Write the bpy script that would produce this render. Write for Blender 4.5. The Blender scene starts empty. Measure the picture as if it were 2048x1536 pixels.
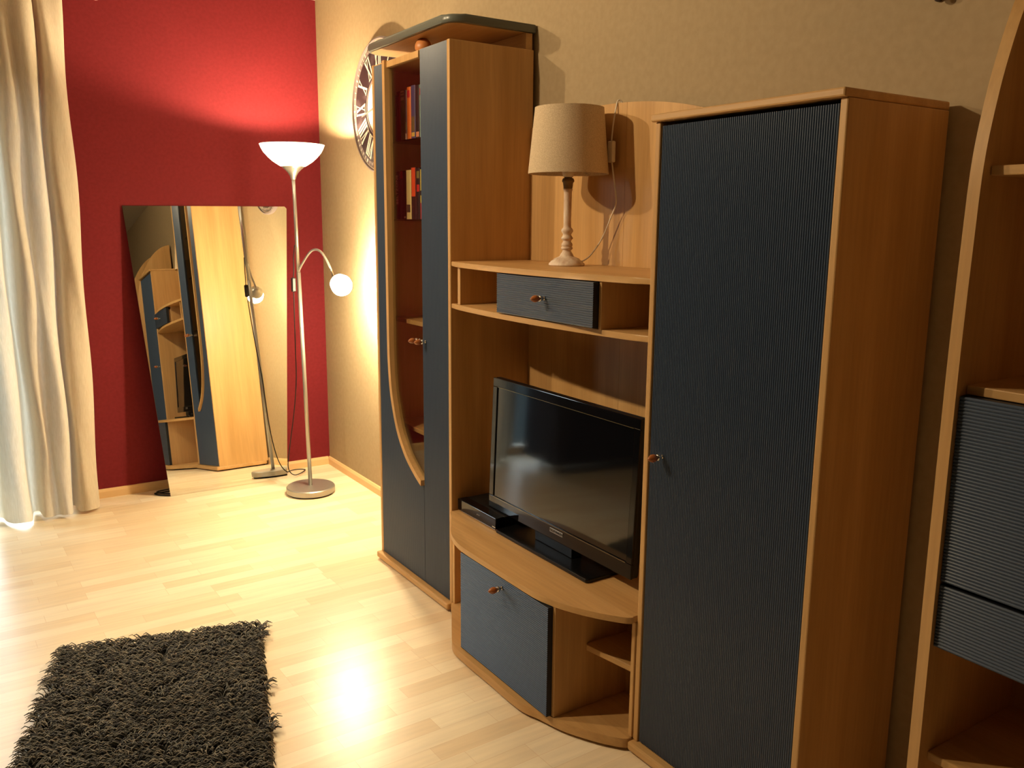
import bpy, bmesh, math, random
from mathutils import Vector, Matrix
random.seed(7)
S = bpy.context.scene
COL = S.collection
# ------------------------------------------------------------------ camera
W_IMG, H_IMG = 2048, 1536
F_PX = 1715.76
YAW, PITCH, ROLL = 0.5804, 0.1856, 0.0081
cam_d = bpy.data.cameras.new('camera'); cam = bpy.data.objects.new('camera', cam_d); COL.objects.link(cam)
cam_d.sensor_fit = 'HORIZONTAL'; cam_d.sensor_width = 36.0; cam_d.lens = F_PX / W_IMG * 36.0
cam_d.clip_start = 0.02; cam_d.clip_end = 200
fw = Vector((math.sin(YAW)*math.cos(PITCH), math.cos(YAW)*math.cos(PITCH), -math.sin(PITCH)))
rt = Vector((math.cos(YAW), -math.sin(YAW), 0)); up = rt.cross(fw)
r2 = rt*math.cos(ROLL) + up*math.sin(ROLL); u2 = -rt*math.sin(ROLL) + up*math.cos(ROLL)
M = Matrix.Identity(4)
for i in range(3):
    M[i][0] = r2[i]; M[i][1] = u2[i]; M[i][2] = -fw[i]
M[0][3], M[1][3], M[2][3] = 0, 0, 1.45
cam.matrix_world = M
S.camera = cam
# ------------------------------------------------------------------ colour management, sky, lights
S.view_settings.view_transform = 'Standard'; S.view_settings.look = 'None'
S.view_settings.exposure = 0.0; S.view_settings.gamma = 1.0; S.view_settings.use_curve_mapping = False
wd = bpy.data.worlds.new('daylight'); S.world = wd; wd.use_nodes = True
bg = wd.node_tree.nodes['Background']; bg.inputs[1].default_value = 12.0
_t = wd.node_tree; _tc = _t.nodes.new('ShaderNodeTexCoord'); _sp = _t.nodes.new('ShaderNodeSeparateXYZ'); _cr = _t.nodes.new('ShaderNodeValToRGB')
_cr.color_ramp.elements[0].position = 0.0; _cr.color_ramp.elements[0].color = (.035, .05, .06, 1)   # dark garden below the horizon
_cr.color_ramp.elements[1].position = 0.06; _cr.color_ramp.elements[1].color = (.74, .86, 1.0, 1)    # overcast sky above it
_t.links.new(_tc.outputs['Generated'], _sp.inputs[0]); _t.links.new(_sp.outputs['Z'], _cr.inputs[0]); _t.links.new(_cr.outputs[0], bg.inputs[0])

def point(name, loc, power, col, r):
    d = bpy.data.lights.new(name, 'POINT'); d.energy = power; d.color = col; d.shadow_soft_size = r
    o = bpy.data.objects.new(name, d); COL.objects.link(o); o.location = loc; return o
WARM = (1.0, 0.76, 0.46)
def spot(name, loc, aim, power, col, r, deg, blend):
    d = bpy.data.lights.new(name, 'SPOT'); d.energy = power; d.color = col; d.shadow_soft_size = r
    d.spot_size = math.radians(deg); d.spot_blend = blend
    o = bpy.data.objects.new(name, d); COL.objects.link(o); o.location = loc
    o.rotation_euler = (Vector(aim)-Vector(loc)).to_track_quat('-Z', 'Y').to_euler(); return o
spot('ceiling_spot_lamp', (-0.45, 2.74, 2.56), (1.45, 2.10, 1.15), 128, WARM, 0.03, 124, .6)
spot('ceiling_spot_lamp', (-0.42, 3.55, 2.56), (1.45, 2.0, 1.1), 84, WARM, 0.03, 95, .5)
WIN = (-0.50, 0.33, 2.15); SILL = 0.0   # x0, x1, z1 of the patio window in the far wall
d = bpy.data.lights.new('window_portal', 'AREA'); d.shape = 'RECTANGLE'; d.size = WIN[1]-WIN[0]; d.size_y = WIN[2]-SILL
d.cycles.is_portal = True
o = bpy.data.objects.new('window_portal', d); COL.objects.link(o)
o.location = ((WIN[0]+WIN[1])/2, 4.96, (WIN[2]+SILL)/2); o.rotation_euler = (math.radians(-90), 0, 0)

# ------------------------------------------------------------------ materials
def srgb(r, g, b):
    f = lambda c: (c/255/12.92 if c/255 <= .04045 else ((c/255+.055)/1.055)**2.4)
    return (f(r), f(g), f(b), 1)
def mat(name, col, rough=.5, metal=0, spec=.5, emit=None, es=0, trans=0, ior=1.45, coat=0):
    m = bpy.data.materials.new(name); m.use_nodes = True
    b = m.node_tree.nodes['Principled BSDF']
    b.inputs['Base Color'].default_value = col if len(col) == 4 else (*col, 1)
    b.inputs['Roughness'].default_value = rough; b.inputs['Metallic'].default_value = metal
    b.inputs['Specular IOR Level'].default_value = spec; b.inputs['IOR'].default_value = ior
    b.inputs['Transmission Weight'].default_value = trans; b.inputs['Coat Weight'].default_value = coat
    if emit: b.inputs['Emission Color'].default_value = (*emit, 1); b.inputs['Emission Strength'].default_value = es
    return m
def N(m, t, **k):
    n = m.node_tree.nodes.new(t)
    for a, v in k.items(): setattr(n, a, v)
    return n
def L(m, a, b): m.node_tree.links.new(a, b)
def noise_col(m, scale, c1, c2, stretch=(1, 1, 1), detail=4, lo=.35, hi=.65, bump=0, extra=None):
    tc = N(m, 'ShaderNodeTexCoord'); mp = N(m, 'ShaderNodeMapping'); mp.inputs['Scale'].default_value = stretch
    nz = N(m, 'ShaderNodeTexNoise'); nz.inputs['Scale'].default_value = scale; nz.inputs['Detail'].default_value = detail
    cr = N(m, 'ShaderNodeValToRGB'); cr.color_ramp.elements[0].position = lo; cr.color_ramp.elements[1].position = hi
    cr.color_ramp.elements[0].color = c1; cr.color_ramp.elements[1].color = c2
    b = m.node_tree.nodes['Principled BSDF']
    L(m, tc.outputs['Object'], mp.inputs['Vector']); L(m, mp.outputs['Vector'], nz.inputs['Vector'])
    L(m, nz.outputs['Fac'], cr.inputs['Fac']); L(m, cr.outputs['Color'], b.inputs['Base Color'])
    if bump:
        bp = N(m, 'ShaderNodeBump'); bp.inputs['Strength'].default_value = bump; bp.inputs['Distance'].default_value = .002
        L(m, nz.outputs['Fac'], bp.inputs['Height']); L(m, bp.outputs['Normal'], b.inputs['Normal'])
    return m
BE1, BE2 = srgb(188, 146, 92), srgb(207, 166, 112)
def beech(name, axis):
    m = mat(name, BE1, .42, spec=.4)
    st = [9, 9, 9]; st[axis] = .55
    noise_col(m, 1.6, BE1, BE2, tuple(st), 5, .3, .7)
    # fine pores on top
    nt = m.node_tree; b = nt.nodes['Principled BSDF']; src = b.inputs['Base Color'].links[0].from_socket
    tc = N(m, 'ShaderNodeTexCoord'); mp = N(m, 'ShaderNodeMapping'); s2 = [120, 120, 120]; s2[axis] = 6
    mp.inputs['Scale'].default_value = s2
    nz = N(m, 'ShaderNodeTexNoise'); nz.inputs['Scale'].default_value = 1; nz.inputs['Detail'].default_value = 2
    mr = N(m, 'ShaderNodeMapRange'); mr.inputs[1].default_value = .3; mr.inputs[2].default_value = .7
    mr.inputs[3].default_value = .93; mr.inputs[4].default_value = 1.04
    mx = N(m, 'ShaderNodeVectorMath', operation='SCALE')
    L(m, tc.outputs['Object'], mp.inputs[0]); L(m, mp.outputs[0], nz.inputs[0]); L(m, nz.outputs['Fac'], mr.inputs[0])
    L(m, src, mx.inputs[0]); L(m, mr.outputs[0], mx.inputs['Scale']); L(m, mx.outputs[0], b.inputs['Base Color'])
    return m
BZ, BY, BX = beech('beech_upright', 2), beech('beech_lengthwise', 1), beech('beech_crosswise', 0)
BLUE = mat('blue_grey_ribbed_foil', srgb(62, 76, 98), .30, spec=.5)
BLUEEDGE = mat('black_blue_door_edge', srgb(22, 24, 30), .5)
CROWN = mat('grey_green_lacquer', srgb(92, 96, 90), .3)
DARK = mat('dark_plinth', srgb(52, 34, 24), .7)
BLACKP = mat('black_plastic', srgb(17, 17, 19), .28)
BLACKM = mat('matt_black_plastic', srgb(20, 20, 20), .45)
GLOSS = mat('gloss_black_bezel', srgb(12, 12, 15), .07)
SCREEN = mat('dark_screen_glass', srgb(10, 10, 13), .06, spec=.7)
SILVER = mat('satin_silver_metal', srgb(178, 176, 170), .38, metal=.8)
CHROME = mat('chrome', srgb(215, 213, 208), .15, metal=1)
KNOBW = mat('brown_knob_wood', srgb(160, 92, 42), .3, coat=.5)
BALLW = mat('turned_ball_wood', srgb(196, 130, 76), .4)
WHITEP = mat('white_plastic', srgb(222, 214, 200), .4)
CREAM = mat('cream_metal', srgb(235, 228, 212), .35)
SKIRT = mat('beech_skirting', srgb(226, 190, 140), .4)
REDP = mat('red_wall_paint', srgb(150, 20, 34), .75, spec=.25)
noise_col(REDP, 60, srgb(112, 28, 36), srgb(118, 31, 40), bump=.15)
BEIGE = mat('beige_wall_paint', srgb(204, 190, 166), .8, spec=.25)
noise_col(BEIGE, 45, srgb(162, 143, 113), srgb(168, 149, 119), bump=.05)
CEIL = mat('white_ceiling_paint', srgb(184, 176, 164), .85)
DIM = mat('dimmed_wall_paint', srgb(104, 92, 78), .85)  # unseen walls coloured dark to stand for a dim room and cut bounce
MIRROR = mat('mirror_silver', (.86, .88, .84, 1), .008, metal=1)
MEDGE = mat('mirror_ground_edge', srgb(190, 190, 160), .2, metal=.3)
FABRIC_DK = mat('black_upholstery', srgb(18, 18, 22), .6)
FABRIC_NV = mat('navy_upholstery', srgb(30, 40, 66), .8)
def thin_glass(name, tint, refl=.05):
    m = bpy.data.materials.new(name); m.use_nodes = True; m.node_tree.nodes.clear()
    out = N(m, 'ShaderNodeOutputMaterial'); tr = N(m, 'ShaderNodeBsdfTransparent'); gl = N(m, 'ShaderNodeBsdfGlossy')
    lw = N(m, 'ShaderNodeLayerWeight'); pw = N(m, 'ShaderNodeMath', operation='POWER'); pw.inputs[1].default_value = 4
    fr = N(m, 'ShaderNodeMath', operation='MULTIPLY_ADD'); fr.inputs[1].default_value = .7; fr.inputs[2].default_value = refl; mx = N(m, 'ShaderNodeMixShader')
    L(m, lw.outputs['Facing'], pw.inputs[0]); L(m, pw.outputs[0], fr.inputs[0])
    tr.inputs[0].default_value = tint; gl.inputs['Roughness'].default_value = .02
    L(m, fr.outputs[0], mx.inputs[0]); L(m, tr.outputs[0], mx.inputs[1]); L(m, gl.outputs[0], mx.inputs[2]); L(m, mx.outputs[0], out.inputs[0]); return m
GLASS = thin_glass('clear_glass', (.93, .94, .90, 1), .05)
SHELFGLASS = thin_glass('smoked_shelf_glass', (.6, .6, .55, 1), .06)

def floor_mat():
    m = mat('maple_laminate', srgb(226, 190, 150), .31, spec=.5)
    b = m.node_tree.nodes['Principled BSDF']
    tc = N(m, 'ShaderNodeTexCoord'); mp = N(m, 'ShaderNodeMapping'); mp.inputs['Rotation'].default_value = (0, 0, math.radians(-1.5))
    br = N(m, 'ShaderNodeTexBrick'); br.offset = .37; br.offset_frequency = 3; br.squash = .82; br.squash_frequency = 4
    br.inputs['Color1'].default_value = srgb(232, 208, 172); br.inputs['Color2'].default_value = srgb(247, 232, 204)
    br.inputs['Mortar'].default_value = srgb(222, 192, 156)
    br.inputs['Scale'].default_value = 1; br.inputs['Mortar Size'].default_value = .0006; br.inputs['Mortar Smooth'].default_value = .3
    br.inputs['Bias'].default_value = .1; br.inputs['Brick Width'].default_value = .43; br.inputs['Row Height'].default_value = .066
    mp2 = N(m, 'ShaderNodeMapping'); mp2.inputs['Scale'].default_value = (2.2, 26, 1)
    nz = N(m, 'ShaderNodeTexNoise'); nz.inputs['Scale'].default_value = 2; nz.inputs['Detail'].default_value = 5
    mr = N(m, 'ShaderNodeMapRange'); mr.inputs[1].default_value = .3; mr.inputs[2].default_value = .7
    mr.inputs[3].default_value = .93; mr.inputs[4].default_value = 1.05
    mx = N(m, 'ShaderNodeVectorMath', operation='SCALE')
    L(m, tc.outputs['Object'], mp.inputs[0]); L(m, mp.outputs[0], br.inputs[0])
    L(m, tc.outputs['Object'], mp2.inputs[0]); L(m, mp2.outputs[0], nz.inputs[0]); L(m, nz.outputs['Fac'], mr.inputs[0])
    L(m, br.outputs['Color'], mx.inputs[0]); L(m, mr.outputs[0], mx.inputs['Scale']); L(m, mx.outputs[0], b.inputs['Base Color'])
    return m
FLOOR = floor_mat()

def trans_mat(name, col, tr=.35, rough=1, weave=None, emit=None, es=0):
    m = bpy.data.materials.new(name); m.use_nodes = True; nt = m.node_tree; nt.nodes.clear()
    out = N(m, 'ShaderNodeOutputMaterial'); df = N(m, 'ShaderNodeBsdfDiffuse'); tl = N(m, 'ShaderNodeBsdfTranslucent')
    mx = N(m, 'ShaderNodeMixShader'); mx.inputs[0].default_value = tr
    for n in (df, tl): n.inputs['Color'].default_value = col
    if weave:
        tc = N(m, 'ShaderNodeTexCoord'); mp = N(m, 'ShaderNodeMapping'); mp.inputs['Scale'].default_value = weave[0]
        nz = N(m, 'ShaderNodeTexNoise'); nz.inputs['Scale'].default_value = weave[1]; nz.inputs['Detail'].default_value = 3
        cr = N(m, 'ShaderNodeValToRGB'); cr.color_ramp.elements[0].position = .35; cr.color_ramp.elements[1].position = .65
        cr.color_ramp.elements[0].color = weave[2]; cr.color_ramp.elements[1].color = weave[3]
        L(m, tc.outputs['Object'], mp.inputs[0]); L(m, mp.outputs[0], nz.inputs[0]); L(m, nz.outputs['Fac'], cr.inputs[0])
        L(m, cr.outputs[0], df.inputs[0]); L(m, cr.outputs[0], tl.inputs[0])
    L(m, df.outputs[0], mx.inputs[1]); L(m, tl.outputs[0], mx.inputs[2])
    last = mx
    if es:
        em = N(m, 'ShaderNodeEmission'); em.inputs[0].default_value = (*emit, 1); em.inputs[1].default_value = es
        ad = N(m, 'ShaderNodeAddShader'); L(m, mx.outputs[0], ad.inputs[0]); L(m, em.outputs[0], ad.inputs[1]); last = ad
    L(m, last.outputs[0], out.inputs[0]); return m
CURT = trans_mat('cream_curtain_cloth', srgb(228, 218, 198), .27, weave=((60, 60, 4), 6, srgb(222, 212, 192), srgb(234, 225, 208)))
LINEN = trans_mat('oatmeal_linen', srgb(196, 172, 140), .12, weave=((1, 1, 1), 420, srgb(198, 176, 146), srgb(224, 205, 176)))
OPAL = trans_mat('opal_glass', (.9, .88, .82, 1), .5, emit=(1, .86, .62), es=2.2)
BULB1 = mat('lit_bulb', (1, 1, 1, 1), emit=(1.0, .74, .42), es=3800)
BULB2 = mat('lit_globe', (1, 1, 1, 1), emit=(1.0, .80, .48), es=850)

# ------------------------------------------------------------------ helpers
def tag(o, label=None, cat=None, group=None, kind=None):
    if label: o['label'] = label
    if cat: o['category'] = cat
    if group: o['group'] = group
    if kind: o['kind'] = kind
    return o
def thing(name, loc, label, cat, group=None):
    o = bpy.data.objects.new(name, None); COL.objects.link(o); o.location = loc; o.empty_display_size = .05
    return tag(o, label, cat, group)
def attach(o, parent):
    o.parent = parent
    if parent.type == 'EMPTY': o.matrix_parent_inverse = Matrix.Translation(-parent.location)
def obj(name, bm, m, parent=None, smooth=False, label=None, auto=None):
    me = bpy.data.meshes.new(name)
    bmesh.ops.recalc_face_normals(bm, faces=bm.faces)
    bm.to_mesh(me); bm.free()
    for mm in (m if isinstance(m, (list, tuple)) else [m]): me.materials.append(mm)
    if smooth:
        for p in me.polygons: p.use_smooth = True
    o = bpy.data.objects.new(name, me); COL.objects.link(o)
    if auto is not None:
        me.set_sharp_from_angle(angle=math.radians(auto))
    if parent: attach(o, parent)
    if label: o['label'] = label
    return o
def box(bm, x0, x1, y0, y1, z0, z1, bev=0, mi=0):
    r = bmesh.ops.create_cube(bm, size=1)
    for v in r['verts']:
        v.co = Vector(((x0+x1)/2 + v.co.x*abs(x1-x0), (y0+y1)/2 + v.co.y*abs(y1-y0), (z0+z1)/2 + v.co.z*abs(z1-z0)))
    fs = set(f for v in r['verts'] for f in v.link_faces)
    for f in fs: f.material_index = mi
    if bev:
        es = list(set(e for v in r['verts'] for e in v.link_edges))
        g = bmesh.ops.bevel(bm, geom=es, offset=bev, segments=2, affect='EDGES', profile=.5)
    return r['verts']
def board(name, m, parent, x0, x1, y0, y1, z0, z1, bev=.0015, **k):
    bm = bmesh.new(); box(bm, x0, x1, y0, y1, z0, z1, bev); return obj(name, bm, m, parent, **k)
def prism(bm, pts, z0, z1, bev=0, axis='z', mi=0):
    """extrude outline pts; axis z: pts are (x,y); axis y: pts are (x,z) from y=z0..z1; axis x: pts are (y,z)"""
    def P(a, b, c): return {'z': (a, b, c), 'y': (a, c, b), 'x': (c, a, b)}[axis]
    lo = [bm.verts.new(P(a, b, z0)) for a, b in pts]; hi = [bm.verts.new(P(a, b, z1)) for a, b in pts]
    n = len(pts)
    fs = [bm.faces.new(lo[::-1]), bm.faces.new(hi)]
    for i in range(n): fs.append(bm.faces.new((lo[i], lo[(i+1) % n], hi[(i+1) % n], hi[i])))
    for f in fs: f.material_index = mi
    if bev:
        es = list(set(fs[0].edges) | set(fs[1].edges))
        bmesh.ops.bevel(bm, geom=es, offset=bev, segments=3, affect='EDGES', profile=.5)
def lathe(bm, prof, c, ax=Vector((0, 0, 1)), seg=32, cap=True, mi=0):
    """prof: list of (h, r) along axis ax from point c"""
    ax = Vector(ax).normalized(); c = Vector(c)
    t = Vector((1, 0, 0)) if abs(ax.x) < .9 else Vector((0, 1, 0))
    a = ax.cross(t).normalized(); b = ax.cross(a)
    rings = []
    for h, r in prof:
        rings.append([bm.verts.new(c + ax*h + (a*math.cos(2*math.pi*i/seg) + b*math.sin(2*math.pi*i/seg))*max(r, 1e-5)) for i in range(seg)])
    for k in range(len(rings)-1):
        for i in range(seg):
            j = (i+1) % seg
            f = bm.faces.new((rings[k][i], rings[k][j], rings[k+1][j], rings[k+1][i])); f.material_index = mi; f.smooth = True
    if cap:
        for rg in (rings[0], rings[-1]):
            f = bm.faces.new(rg); f.material_index = mi
def tube(bm, pts, r, seg=10, mi=0):
    pts = [Vector(p) for p in pts]; rings = []; n = len(pts); prev = None
    for i, p in enumerate(pts):
        t = (pts[min(i+1, n-1)] - pts[max(i-1, 0)]).normalized()
        if prev is None:
            q = Vector((0, 0, 1)) if abs(t.z) < .9 else Vector((1, 0, 0)); a = t.cross(q).normalized()
        else: a = (prev - t*prev.dot(t)).normalized()
        prev = a; b = t.cross(a)
        rr = r[i] if isinstance(r, (list, tuple)) else r
        rings.append([bm.verts.new(p + (a*math.cos(2*math.pi*k/seg) + b*math.sin(2*math.pi*k/seg))*rr) for k in range(seg)])
    for i in range(n-1):
        for k in range(seg):
            j = (k+1) % seg; f = bm.faces.new((rings[i][k], rings[i][j], rings[i+1][j], rings[i+1][k])); f.smooth = True; f.material_index = mi
    bm.faces.new(rings[0]); bm.faces.new(rings[-1])
def spline(pts, n=8):
    P = [Vector(p) for p in pts]; out = []
    for i in range(len(P)-1):
        p0, p1, p2, p3 = P[max(i-1, 0)], P[i], P[i+1], P[min(i+2, len(P)-1)]
        for k in range(n):
            t = k/n
            out.append(.5*((2*p1) + (p2-p0)*t + (2*p0-5*p1+4*p2-p3)*t*t + (3*p1-p0-3*p2+p3)*t**3))
    out.append(P[-1]); return out
def text_mesh(name, s, size, m, parent, loc, rot=0, depth=.0004, center=True, xs=1):
    """flat lettering on a face that looks toward -x; rot turns it in that face"""
    c = bpy.data.curves.new(name, 'FONT'); c.body = s; c.size = size; c.extrude = depth
    if center: c.align_x = 'CENTER'; c.align_y = 'CENTER'
    t = bpy.data.objects.new('tmp_text', c); COL.objects.link(t)
    dg = bpy.context.evaluated_depsgraph_get(); me = bpy.data.meshes.new_from_object(t.evaluated_get(dg))
    bpy.data.objects.remove(t); me.name = name
    B = Matrix(((0, 0, -1), (-1, 0, 0), (0, 1, 0)))  # text x -> -y, text y -> z, text z -> -x
    R2 = Matrix.Rotation(rot, 3, 'Z')
    for v in me.vertices:
        q = Vector((v.co.x*xs, v.co.y, v.co.z)); v.co = B @ (R2 @ q) + Vector(loc)
    me.materials.clear(); me.materials.append(m)
    o = bpy.data.objects.new(name, me); COL.objects.link(o)
    if parent: attach(o, parent)
    return o
def ribbed(name, m, parent, xf, y0, y1, z0, z1, th=.016, vert=True, pitch=.006, amp=.0021, top=None):
    """fluted front facing -x. vert: flutes run up; top(y) may give the height of each column"""
    bm = bmesh.new(); K = 5
    a0, a1 = (y0, y1) if vert else (z0, z1)
    n = max(2, int(round((a1-a0)/pitch))) * K
    prof = []
    for i in range(n+1):
        ph = (i % K)/K; prof.append((a0 + (a1-a0)*i/n, xf + amp*(1-math.sin(math.pi*ph))))
    def cols(lo, hi):
        f1 = [bm.verts.new((x, a, lo(a)) if vert else (x, lo(a), a)) for a, x in prof]
        f2 = [bm.verts.new((x, a, hi(a)) if vert else (x, hi(a), a)) for a, x in prof]
        b1 = [bm.verts.new((xf+th, a, lo(a)) if vert else (xf+th, lo(a), a)) for a, x in prof]
        b2 = [bm.verts.new((xf+th, a, hi(a)) if vert else (xf+th, hi(a), a)) for a, x in prof]
        for i in range(n):
            bm.faces.new((f1[i], f1[i+1], f2[i+1], f2[i]))
            f = bm.faces.new((b1[i], b2[i], b2[i+1], b1[i+1])); f.material_index = 1
            f = bm.faces.new((f1[i], b1[i], b1[i+1], f1[i+1])); f.material_index = 1
            f = bm.faces.new((f2[i], f2[i+1], b2[i+1], b2[i])); f.material_index = 1
        for i in (0, n):
            f = bm.faces.new((f1[i], f2[i], b2[i], b1[i])); f.material_index = 1
    if vert: cols(lambda a: z0, top or (lambda a: z1))
    else: cols(lambda a: y0, lambda a: y1)
    return obj(name, bm, [m, BLUEEDGE], parent)
def knob(parent, x, y, z):
    """chrome collar with a turned wooden olive, sticking out toward -x"""
    bm = bmesh.new()
    lathe(bm, [(0, .006), (.003, .006), (.004, .004), (.009, .0045), (.012, .0085), (.017, .009), (.020, .007)], (x, y, z), (-1, 0, 0), 20)
    k = obj('knob', bm, CHROME, parent, smooth=True, label='chrome knob collar')
    bm = bmesh.new(); pr = []
    for i in range(13):
        t = i/12; pr.append((.019 + .030*t, .0105*math.sin(math.pi*(.14+.84*t))**.72))
    lathe(bm, pr, (x, y, z), (-1, 0, 0), 20)
    obj('knob_grip', bm, KNOBW, k, smooth=True, label='brown wooden olive grip')

# ------------------------------------------------------------------ dimensions
XW, YB, HC = 1.845, 4.8325, 2.65
XL, YN = -3.2, -3.4
XF, XB = 1.4826, 1.828
# ------------------------------------------------------------------ room
def struct(name, bm, m, parent=None, **k):
    o = obj(name, bm, m, parent, **k); o['kind'] = 'structure'; return o
bm = bmesh.new(); box(bm, XL-.1, XW+.1, YN-.1, YB+.1, -.1, 0); struct('floor', bm, FLOOR)
bm = bmesh.new(); box(bm, XL-.1, XW+.1, YN-.1, YB+.1, HC, HC+.1); struct('ceiling', bm, CEIL)
bm = bmesh.new(); box(bm, XW, XW+.1, YN-.1, YB+.1, 0, HC); struct('wall_right', bm, BEIGE)
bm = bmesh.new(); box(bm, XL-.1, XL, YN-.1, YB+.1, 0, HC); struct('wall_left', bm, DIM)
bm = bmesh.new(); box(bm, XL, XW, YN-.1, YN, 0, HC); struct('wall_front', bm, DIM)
bm = bmesh.new()
box(bm, XL, WIN[0], YB, YB+.1, 0, HC); box(bm, WIN[1], XW, YB, YB+.1, 0, HC); box(bm, WIN[0], WIN[1], YB, YB+.1, WIN[2], HC)
struct('wall_back', bm, REDP)
bm = bmesh.new(); f = .05
for a in ((WIN[0], WIN[0]+f, SILL, WIN[2]), (WIN[1]-f, WIN[1], SILL, WIN[2]), (WIN[0], WIN[1], SILL, SILL+f), (WIN[0], WIN[1], WIN[2]-f, WIN[2]), ((WIN[0]+WIN[1])/2-f/2, (WIN[0]+WIN[1])/2+f/2, SILL, WIN[2])):
    box(bm, a[0], a[1], YB+.02, YB+.08, a[2], a[3])
w1 = struct('window_1', bm, WHITEP)
bm = bmesh.new(); box(bm, WIN[0]+f, WIN[1]-f, YB+.048, YB+.052, f, WIN[2]-f); obj('window_pane', bm, GLASS, w1)
bm = bmesh.new()
prof = [(0, 0), (-.012, 0), (-.012, .034), (-.006, .046), (0, .048)]
prism(bm, [(XW+a, b) for a, b in prof], YN, YB, axis='y'); struct('baseboard_right', bm, SKIRT)
bm = bmesh.new(); prism(bm, [(YB+a, b) for a, b in prof], XL, XW-.012, axis='x'); struct('baseboard_back', bm, SKIRT)

# ------------------------------------------------------------------ display cabinet (far)
V0, V1 = 2.6625, 3.2943; VT = 2.057; TH = .019
cab = thing('display_cabinet', ((XF+XB)/2, (V0+V1)/2, 0), 'tall beech display cabinet with curved glass door, blue fluted fronts and floating canopy', 'cabinet')
board('side_panel', BZ, cab, XF, XB, V0, V0+TH, .03, VT, .003)
board('side_panel', BZ, cab, XF, XB, V1-TH, V1, .03, VT, .003)
bm = bmesh.new(); box(bm, XB-.008, XB-.002, V0+TH, V1-TH, .03, VT-.016, 0); obj('back_panel', bm, BZ, cab)
board('joint_strip', BZ, cab, 1.690, 1.703, V1-TH-.002, V1-TH+.001, .05, VT-.018, .0005, label='pale vertical strip on the inside wall')
board('top_board', BY, cab, XF+.004, XB-.008, V0+TH, V1-TH, VT-.018, VT-.001, .002)
bm = bmesh.new(); box(bm, XF-.022, XB-.01, V0-.001, V1+.004, .008, .034, .006); obj('base_board', bm, BY, cab)
bm = bmesh.new(); box(bm, XF+.01, XB-.02, V0+.02, V1-.02, 0, .008); obj('plinth', bm, DARK, cab)
for z in (1.762, 1.455):
    board('shelf', SHELFGLASS, cab, 1.552, XB-.012, V0+TH+.002, V1-TH-.002, z, z+.006, .001, label='thin glass shelf')
for z in (1.043, .60):
    board('shelf', BY, cab, 1.554, XB-.012, V0+TH, V1-TH, z, z+.018, .002)
SEAM = 2.884
# right hand narrow door
dr = ribbed('door', BLUE, cab, XF+.001, V0+TH+.002, SEAM-.0015, .037, VT-.002, vert=True)
knob(dr, XF+.001, 2.858, 1.008)
# left door: fluted lower panel with a sweeping cut-out, then glass
curve = [(3.170, 2.056), (3.170, 1.5), (3.170, 1.0), (3.166, .88), (3.155, .787), (3.134, .706), (3.091, .608), (3.024, .525), (2.943, .467), (SEAM+.001, .437)]
cs = spline([(0, a, b) for a, b in curve], 6)
def cut(y):
    if y >= 3.1699: return VT-.006
    for a, b in zip(cs[:-1], cs[1:]):
        if b.y <= y <= a.y and a.y > b.y: return min(b.z + (a.z-b.z)*(y-b.y)/(a.y-b.y), VT-.006)
    return .437
dl = ribbed('glass_door', BLUE, cab, XF+.001, SEAM+.0015, V1-TH-.002, .037, VT-.006, vert=True, top=lambda y: cut(y))
bm = bmesh.new()
inner = []
for i, p in enumerate(cs):
    a = cs[max(i-1, 0)]; b = cs[min(i+1, len(cs)-1)]; t = (b-a).normalized(); nrm = Vector((0, t.z, -t.y))
    if nrm.y > 0: nrm = -nrm
    q = p + nrm*.021; inner.append(Vector((0, max(q.y, SEAM+.001), q.z)))
for i in range(len(cs)-1):
    qs = [(cs[i], cs[i+1], inner[i+1], inner[i])]
    for A_, B_, C_, D_ in qs:
        v = [bm.verts.new((x, p.y, p.z)) for x in (XF-.013, XF+.018) for p in (A_, B_, C_, D_)]
        for fc in ((0, 1, 2, 3), (7, 6, 5, 4), (0, 4, 5, 1), (1, 5, 6, 2), (2, 6, 7, 3), (3, 7, 4, 0)): bm.faces.new([v[k] for k in fc])
bmesh.ops.remove_doubles(bm, verts=bm.verts, dist=1e-5)
box(bm, XF-.004, XF+.016, SEAM+.001, 3.149, VT-.028, VT-.004, .002)
obj('door_frame', bm, BZ, dl, label='curved beech trim sweeping down beside the glass')
bm = bmesh.new(); pts = [(p.y-.004, p.z-.006) for p in inner if p.z < VT-.02]
pts = [(3.152, VT-.026)] + pts + [(SEAM+.002, VT-.026)]
prism(bm, pts, XF+.006, XF+.010, axis='x'); obj('glass_pane', bm, GLASS, dl)
knob(dl, XF+.001, 2.905, 1.008)
# canopy
def rrect(x0, x1, y0, y1, r, rb=.008, n=6):
    out = []
    for (cx, cy, a0, rr) in ((x0, y0, 180, r), (x1, y0, 270, rb), (x1, y1, 0, rb), (x0, y1, 90, r)):
        ox = cx + (rr if cx == x0 else -rr); oy = cy + (rr if cy == y0 else -rr)
        for k in range(n+1):
            a = math.radians(a0 + 90*k/n); out.append((ox+rr*math.cos(a), oy+rr*math.sin(a)))
    return out
bm = bmesh.new(); prism(bm, rrect(1.487, XW-.002, 2.665, 3.385, .06), 2.116, 2.143, bev=.009); obj('canopy', bm, CROWN, cab, label='grey lacquered canopy board with rounded corners', auto=35)
bm = bmesh.new(); prism(bm, rrect(1.500, XW-.010, 2.680, 3.370, .05), 2.1145, 2.1159); obj('canopy_underside', bm, BY, cab, label='beech coloured underside of the canopy')
bm = bmesh.new(); bmesh.ops.create_uvsphere(bm, u_segments=28, v_segments=16, radius=.031, matrix=Matrix.Translation((1.553, 2.985, VT+.0295))); obj('ball_support', bm, BALLW, cab, smooth=True)
board('rear_support', BY, cab, 1.800, XB, 2.672, 3.30, VT, 2.1145, .002)

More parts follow.
